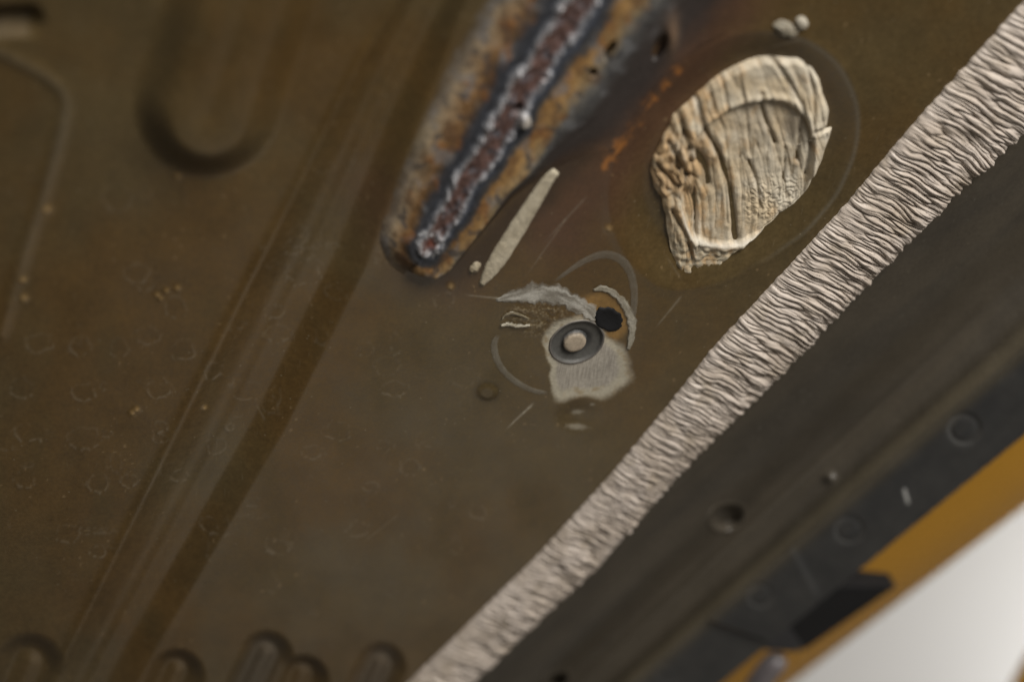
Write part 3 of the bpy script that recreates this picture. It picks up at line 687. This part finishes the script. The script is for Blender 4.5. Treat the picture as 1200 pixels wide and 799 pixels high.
bands = np.array([(-110,.066,.052,.028),(-94,.075,.058,.034),(-84,.10,.085,.065),(-74,.15,.125,.098),(-64,.25,.19,.12),(-54,.23,.155,.085),(-44,.16,.085,.032),(-37,.085,.055,.032),(-31,.035,.036,.042),(-20,.034,.038,.048),(-16.5,.09,.095,.11),(-14,.15,.15,.16),(-11.5,.17,.14,.13),(-9,.100,.055,.046),(0,.085,.047,.038),(9,.095,.052,.044),(11.5,.17,.16,.17),(14,.15,.155,.175),(17,.10,.11,.135),(21,.034,.040,.055),(29,.05,.045,.04),(34,.21,.115,.04),(44,.27,.16,.06),(54,.21,.155,.085),(62,.11,.105,.095),(72,.060,.058,.056),(84,.038,.031,.028),(110,.034,.026,.023),(135,.050,.030,.022),(155,.074,.036,.024),(190,.074,.040,.025)])
c = np.stack([np.interp(q, bands[:,0], bands[:,i]) for i in (1,2,3)], -1)
sp = fbm(SG/16, CG/7, 306, 3); brk = sstep(-0.35, 0.25, noise(SG/13, np.sign(CG)*3.3, 309))
c = c*(1+0.32*sp*rough_zone+0.10*n2*rough_zone)[..., None]
c = mix(c, full(q, (0.52,0.52,0.54)), slag*sstep(-.8,.2,n2+.4*sp)*0.75*(0.3+0.7*brk))
pt = fbm(SG/30, CG/22, 314, 3)
c = mix(c, full(q, (0.10,0.10,0.115)), (1-sstep(9,13,np.abs(qs)))*sstep(-.05,.4,fbm(SG/18, CG/8, 316, 3))*0.75)
c = mix(c, full(q, (0.15,0.15,0.155)), sstep(.05,.45,pt)*sstep(24,34,np.abs(qs))*(1-sstep(75,90,np.abs(qs)))*0.6)
c = mix(c, full(q, (0.10,0.05,0.022)), sstep(.05,.45,-pt)*sstep(26,36,np.abs(qs))*(1-sstep(58,70,np.abs(qs)))*0.7)
c = mix(c, full(q, (0.02,0.02,0.023)), np.exp(-((np.abs(qs)-22)/5)**2)*sstep(-.1,.5,n1)*0.8)
c = mix(c, full(q, (0.035,0.035,0.04)), rough_zone*sstep(.15,.55,noise(wx_/12,wy_/12,307))*sstep(20,30,np.abs(qs))*0.65)
c = mix(c, full(q, (0.20,0.085,0.025)), sstep(.2,.6,noise(wx_/14,wy_/18,308))*sstep(26,34,np.abs(qs))*(1-sstep(55,66,np.abs(qs)))*0.6)
c = mix(c, full(q, (0.55,0.50,0.43)), 0.8*chunk*sstep(-.3,.2,n2+.3))
e = np.hypot((wx_-500)/10, (wy_-160)/20); c = mix(c, full(q, (0.42,0.34,0.22)), 0.55*np.exp(-(np.hypot(((wx_-498)*.87+(wy_-162)*.5)/7, (-(wx_-498)*.5+(wy_-162)*.87)/20))**2))  # highlight on the left tan band painted into the colour
e = np.hypot((wx_-788)/9, (wy_-42)/24); c = mix(c, full(q, (0.16,0.10,0.06)), 0.7*np.exp(-e**2))
tip = np.hypot(wx_-503, (wy_-283)*1.05); c = mix(c, full(q, (0.50,0.50,0.51)), np.exp(-((tip-12+5*n1)/4.0)**2)*sstep(-.2,.3,n2)*0.8); c = mix(c, full(q, (0.22,0.07,0.045)), np.exp(-(tip/5.5)**2)*.8)
c = mix(c, full(q, (0.02,0.02,0.022)), np.exp(-((tip-23)/6)**2)*sstep(275,292,wy_)*0.7)
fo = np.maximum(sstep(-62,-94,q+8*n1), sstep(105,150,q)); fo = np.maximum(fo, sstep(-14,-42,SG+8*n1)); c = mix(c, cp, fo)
mt = 0.25*np.exp(-((np.abs(q)-16)/8)**2)
rg = np.where(q > 62, 0.40, 0.47)*(1-fo)+rp*fo
Fw = orient(Vw.reshape(-1,3), quads(len(SLe), len(cv)), (0,0,1)); wq = np.abs(qs).ravel()[Fw[:,0]]; sq = SG.ravel()[Fw[:,0]]
inb = (wq < 17.5) & (sq > -30)
Fw_keep = fo.ravel()[Fw].min(1) < 0.995; Fw = Fw[Fw_keep]; inb = inb[Fw_keep]
at_w = {'Col': c.reshape(-1,3), 'rough': rg.ravel(), 'metal': mt.ravel()}; Nw = grid_normals(Vw).reshape(-1,3)
o = mesh_obj('burnt_metal', Vw.reshape(-1,3), Fw[~inb], M_weld, weld, at_w, Nw); o['label'] = 'tan and blue grey heat-stained metal either side of the bead'
o = mesh_obj('weld_bead', Vw.reshape(-1,3), Fw[inb], M_weld, weld, at_w, Nw); o['label'] = 'rusty red bead edged with pale slag'

# ------------------------------------------------------------------ lumps, smears and traces of sealer
def smear(name, outline, centre, height, col1, col2, label, cat, seed, base=0.0, rings=26, rough_amp=0.5, fine=6.0, mat=None, group=None):
    po = np.array(outline, float); cx, cy = centre
    th = np.linspace(0, 2*math.pi, 161); an = np.arctan2(po[:,1]-cy, po[:,0]-cx); r = np.hypot(po[:,0]-cx, po[:,1]-cy)
    o = np.argsort(an); an, r = an[o], r[o]; an = np.concatenate([an-2*math.pi, an, an+2*math.pi]); r = np.concatenate([r]*3)
    ro = np.interp((th+math.pi) % (2*math.pi)-math.pi, an, r)*(1+0.05*noise(3.5*np.cos(th)+seed, 3.5*np.sin(th), seed)); ro[-1] = ro[0]
    rv = np.linspace(0, 1, rings); Rg, Tg = np.meshgrid(rv, th, indexing='ij')
    X = cx+Rg*ro*np.cos(Tg); Y = cy+Rg*ro*np.sin(Tg)
    z = height*(1-Rg**3)*(1+rough_amp*fbm(X/fine, Y/fine, seed+1, 3)) - 0.5*(Rg > 0.97)
    V = P(X, Y, base); V[..., 2] += z*MM
    c = mix(full(X, col1), full(X, col2), sstep(-.4,.4,fbm(X/fine/1.5, Y/fine/1.5, seed+2, 3)))
    ob = mesh_obj(name, V.reshape(-1,3), orient(V.reshape(-1,3), quads(rings, 161), (0,0,1)), mat or M_smear, None, {'Col': c.reshape(-1,3), 'rough': np.full(X.size, .5)})
    return tag(ob, label, cat, group)
# blade-shaped shard: lofted
def blade(name, pts, widths, height, col1, col2, label, cat, seed, group=None, base=0.0, ragged=False):
    n, m = 150, 21
    cl = spline(pts, n); w = np.interp(np.linspace(0,1,n), np.linspace(0,1,len(widths)), widths)*(1+(0.30 if ragged else 0.07)*noise(np.arange(n)/9.0, np.zeros(n), seed)+(0.10 if ragged else 0)*noise(np.arange(n)/3.5, np.zeros(n), seed+9))
    d = np.gradient(cl, axis=0); d /= np.linalg.norm(d, axis=1, keepdims=True); nn = np.stack([-d[:,1], d[:,0]], 1)
    e = np.linspace(-1, 1, m); X = cl[:, None, 0]+nn[:, None, 0]*w[:, None]*e; Y = cl[:, None, 1]+nn[:, None, 1]*w[:, None]*e
    end = np.minimum(1, np.minimum(np.arange(n), np.arange(n)[::-1])/4.0)[:, None]
    z = height*(1-np.abs(e[None, :])**4)*end*(1+0.25*fbm(X/8, Y/8, seed+1, 3)) - 0.5*(np.abs(e) > .97)
    V = P(X, Y, base); V[..., 2] += z*MM
    c = mix(full(X, col1), full(X, col2), sstep(-.35,.35,fbm(np.arange(n)[:, None]/30.0, e[None, :]*2.2, seed+2, 4) if ragged else fbm(X/14, Y/14, seed+2, 4)))*(1+.10*noise(X/2.5, Y/2.5, seed+3))[..., None]
    att = {'Col': c.reshape(-1,3), 'rough': np.full(X.size, .28 if ragged else .45)}
    if ragged: att['alpha'] = np.clip(((1-np.abs(e[None,:])**1.4)*1.5*end+1.1*fbm(np.arange(n)[:, None]/26.0, e[None, :]*2.6, seed+4, 3))*(1-np.abs(e[None,:])**5), 0, 0.92).ravel()
    return tag(mesh_obj(name, V.reshape(-1,3), orient(V.reshape(-1,3), quads(n, m), (0,0,1)), M_trace if ragged else M_smear, None, att), label, cat, group)
blade('sealer_shard', [(563,334),(574,318),(588,297),(606,268),(628,233),(642,211),(652,200)], [3,8.5,11,10.5,9,7,5], 0.6, (0.47,0.415,0.31), (0.38,0.33,0.24), 'pale beige blade-shaped sliver of sealer beside the weld tip', 'sealer shard', 401)
smear('sealer_crumb', [(549,318),(553,311),(561,307),(564,309),(561,315),(553,320)], (556.5,313.5), 0.7, (0.36,0.31,0.22), (0.26,0.21,0.14), 'tiny pale crumb left of the beige sliver', 'sealer crumb', 411)
# debris lump at the top
PL = (0.46,0.42,0.34); PD = (0.20,0.17,0.12)
smear('sealer_crumb', [(931,26),(935,20),(941,19),(946,24),(947,30),(942,35),(935,34)], (939,27), 1.1, (0.50,0.46,0.38), (0.28,0.25,0.19), 'round pale crumb above the wrinkled plug', 'sealer crumb', 421, fine=9)
smear('sealer_crumb', [(905,30),(912,24),(922,25),(930,31),(936,38),(932,44),(922,42),(910,36)], (920,34), 0.9, (0.26,0.235,0.18), PD, 'flat mottled crumb next to the round one above the plug', 'sealer crumb', 431, fine=5, rough_amp=.8)
# silvery smear above the stud
blade('sealer_smear', Z3([(82,207),(150,192),(230,178),(310,172),(390,190),(455,222),(520,258),(560,300)]), [2,7,13,15,13,12,11,5.0], 0.22, (0.46,0.44,0.39), (0.22,0.20,0.165), 'silvery grey smear of sealer above the stud', 'sealer smear', 441, ragged=True)
blade('sealer_smear', Z3([(105,320),(140,314),(190,322),(245,318)]), [1.2,2.6,2.4,1.0], 0.7, (0.50,0.47,0.38), (0.36,0.32,0.24), 'short pale smear left of the stud', 'sealer smear', 451, ragged=True)
blade('sealer_smear', Z3([(110,292),(130,270),(165,263),(205,275),(240,290)]), [1.0,1.8,2.0,1.8,.8], 0.5, (0.26,0.225,0.155), (0.18,0.145,0.09), 'thin brown hooked smear left of the stud under the silvery one', 'sealer smear', 461, ragged=True)
blade('sealer_smear', Z3([(535,158),(580,150),(625,165),(665,200),(690,235),(712,280),(722,330),(715,390),(700,440)]), [1.5,4.5,5.2,5.2,6.0,7.0,6.0,5.0,2], 0.4, (0.36,0.335,0.275), (0.26,0.235,0.18), 'curved pale smear round the black grommet right of the stud', 'sealer smear', 471, ragged=True)

def trace(name, pts, w, col, a, label, seed):
    n, m = 160, 9
    cl = spline(pts, n); d = np.gradient(cl, axis=0); d /= np.linalg.norm(d, axis=1, keepdims=True); nn = np.stack([-d[:,1], d[:,0]], 1)
    e = np.linspace(-1, 1, m); ww = np.interp(np.linspace(0,1,n), np.linspace(0,1,len(w)), w)[:, None]*(1+.12*noise(np.arange(n)/7., np.zeros(n), seed))[:, None]
    X = cl[:, None, 0]+nn[:, None, 0]*ww*e; Y = cl[:, None, 1]+nn[:, None, 1]*ww*e
    z0 = surf(X, Y)[0]
    V = P(X, Y, 0.0); V[..., 2] += (z0+0.10+0.12*(1-e[None,:]**2))*MM
    ends = np.clip(np.minimum(np.arange(n), np.arange(n)[::-1])/10., 0, 1)[:, None]
    al = a*(1-np.abs(e[None,:])**3)*ends*(0.8+.3*fbm(X/9, Y/9, seed+1, 3))
    al = al*(0.55+0.45*np.abs(e[None,:])**1.5+0.0*X)
    ob = mesh_obj(name, V.reshape(-1,3), orient(V.reshape(-1,3), quads(n, m), (0,0,1)), M_trace, None, {'Col': full(X, col).reshape(-1,3), 'rough': np.full(X.size,.4), 'alpha': np.clip(al,0,1).ravel()})
    return tag(ob, label, 'sealer trace')
trace('sealer_trace', [(649,330),(668,316),(688,304),(708,298),(726,303),(738,318),(743,340),(742,365),(738,388)], [2.0,3.2,4.2,5.2,6.0,5.5,5,4.2,3], (0.24,0.22,0.18), 0.75, 'large faint curved trace arching over the stud to the right', 481)
trace('sealer_trace', [(584,391),(579,403),(582,420),(592,436),(608,449),(625,457),(642,460)], [2.5,4.5,4.5,4.2,4,3.5,2.5], (0.26,0.24,0.195), 0.85, 'faint curved trace at lower left of the stud', 491)

# ------------------------------------------------------------------ stud and grommet
sc0 = P(676,401,0.0)
stud = empty('stud', sc0); tag(stud, 'round dark steel stud with pale pin set in scraped bare metal', 'stud')
STEEL = (0.085,0.083,0.078)
lathe('collar', sc0, [(6.9,-1.2),(6.9,0.05),(6.75,0.18),(6.5,0.18),(6.3,0.05),(6.1,-0.35),(5.7,-0.55),(4.4,-0.62),(3.5,-0.75),(2.6,-1.2)], 72, M_steel, stud, [(.20,.18,.15)]*2+[(.12,.11,.10)]*2+[(.085,.082,.076)]+[(.080,.078,.072)]*3+[(.045,.044,.042)]*2, 0.45, 0.1, noise_amp=0.015)
pc = sc0+np.array([-0.5,-0.15,0])*MM
lathe('pin', pc, [(3.3,-1.4),(3.25,-0.85),(3.0,-0.75),(2.85,-0.5),(2.8,0.1),(2.55,0.4),(1.9,0.52),(0.9,0.56),(0.01,0.56)], 56, M_steel, stud, [(.05,.05,.048)]*3+[(.12,.11,.10),(.27,.225,.17)]+[(.36,.295,.22)]*4, 0.45, 0.0, noise_amp=0.04)
gr0 = P(713,374,0.0)
grom = empty('grommet', gr0); tag(grom, 'small black oval grommet at upper right of the stud', 'grommet')
lathe('rubber_cap', gr0, [(4.1,-0.6),(4.1,0.1),(3.8,0.30),(3.2,0.34),(2.6,0.25),(1.6,0.16),(0.01,0.12)], 56, surface_mat('black_rubber', colour=(0.010,0.010,0.011), rough=.6, metal=0.0, grain=(1500,.2), bump=0.00004, spec=0.25), grom, (0.01,0.01,0.01), noise_amp=.13, squash=(1.1,0.72), rot=-0.75)
print('triangles', sum(len(o.data.polygons)*2 for o in bpy.data.objects if o.type == 'MESH'))
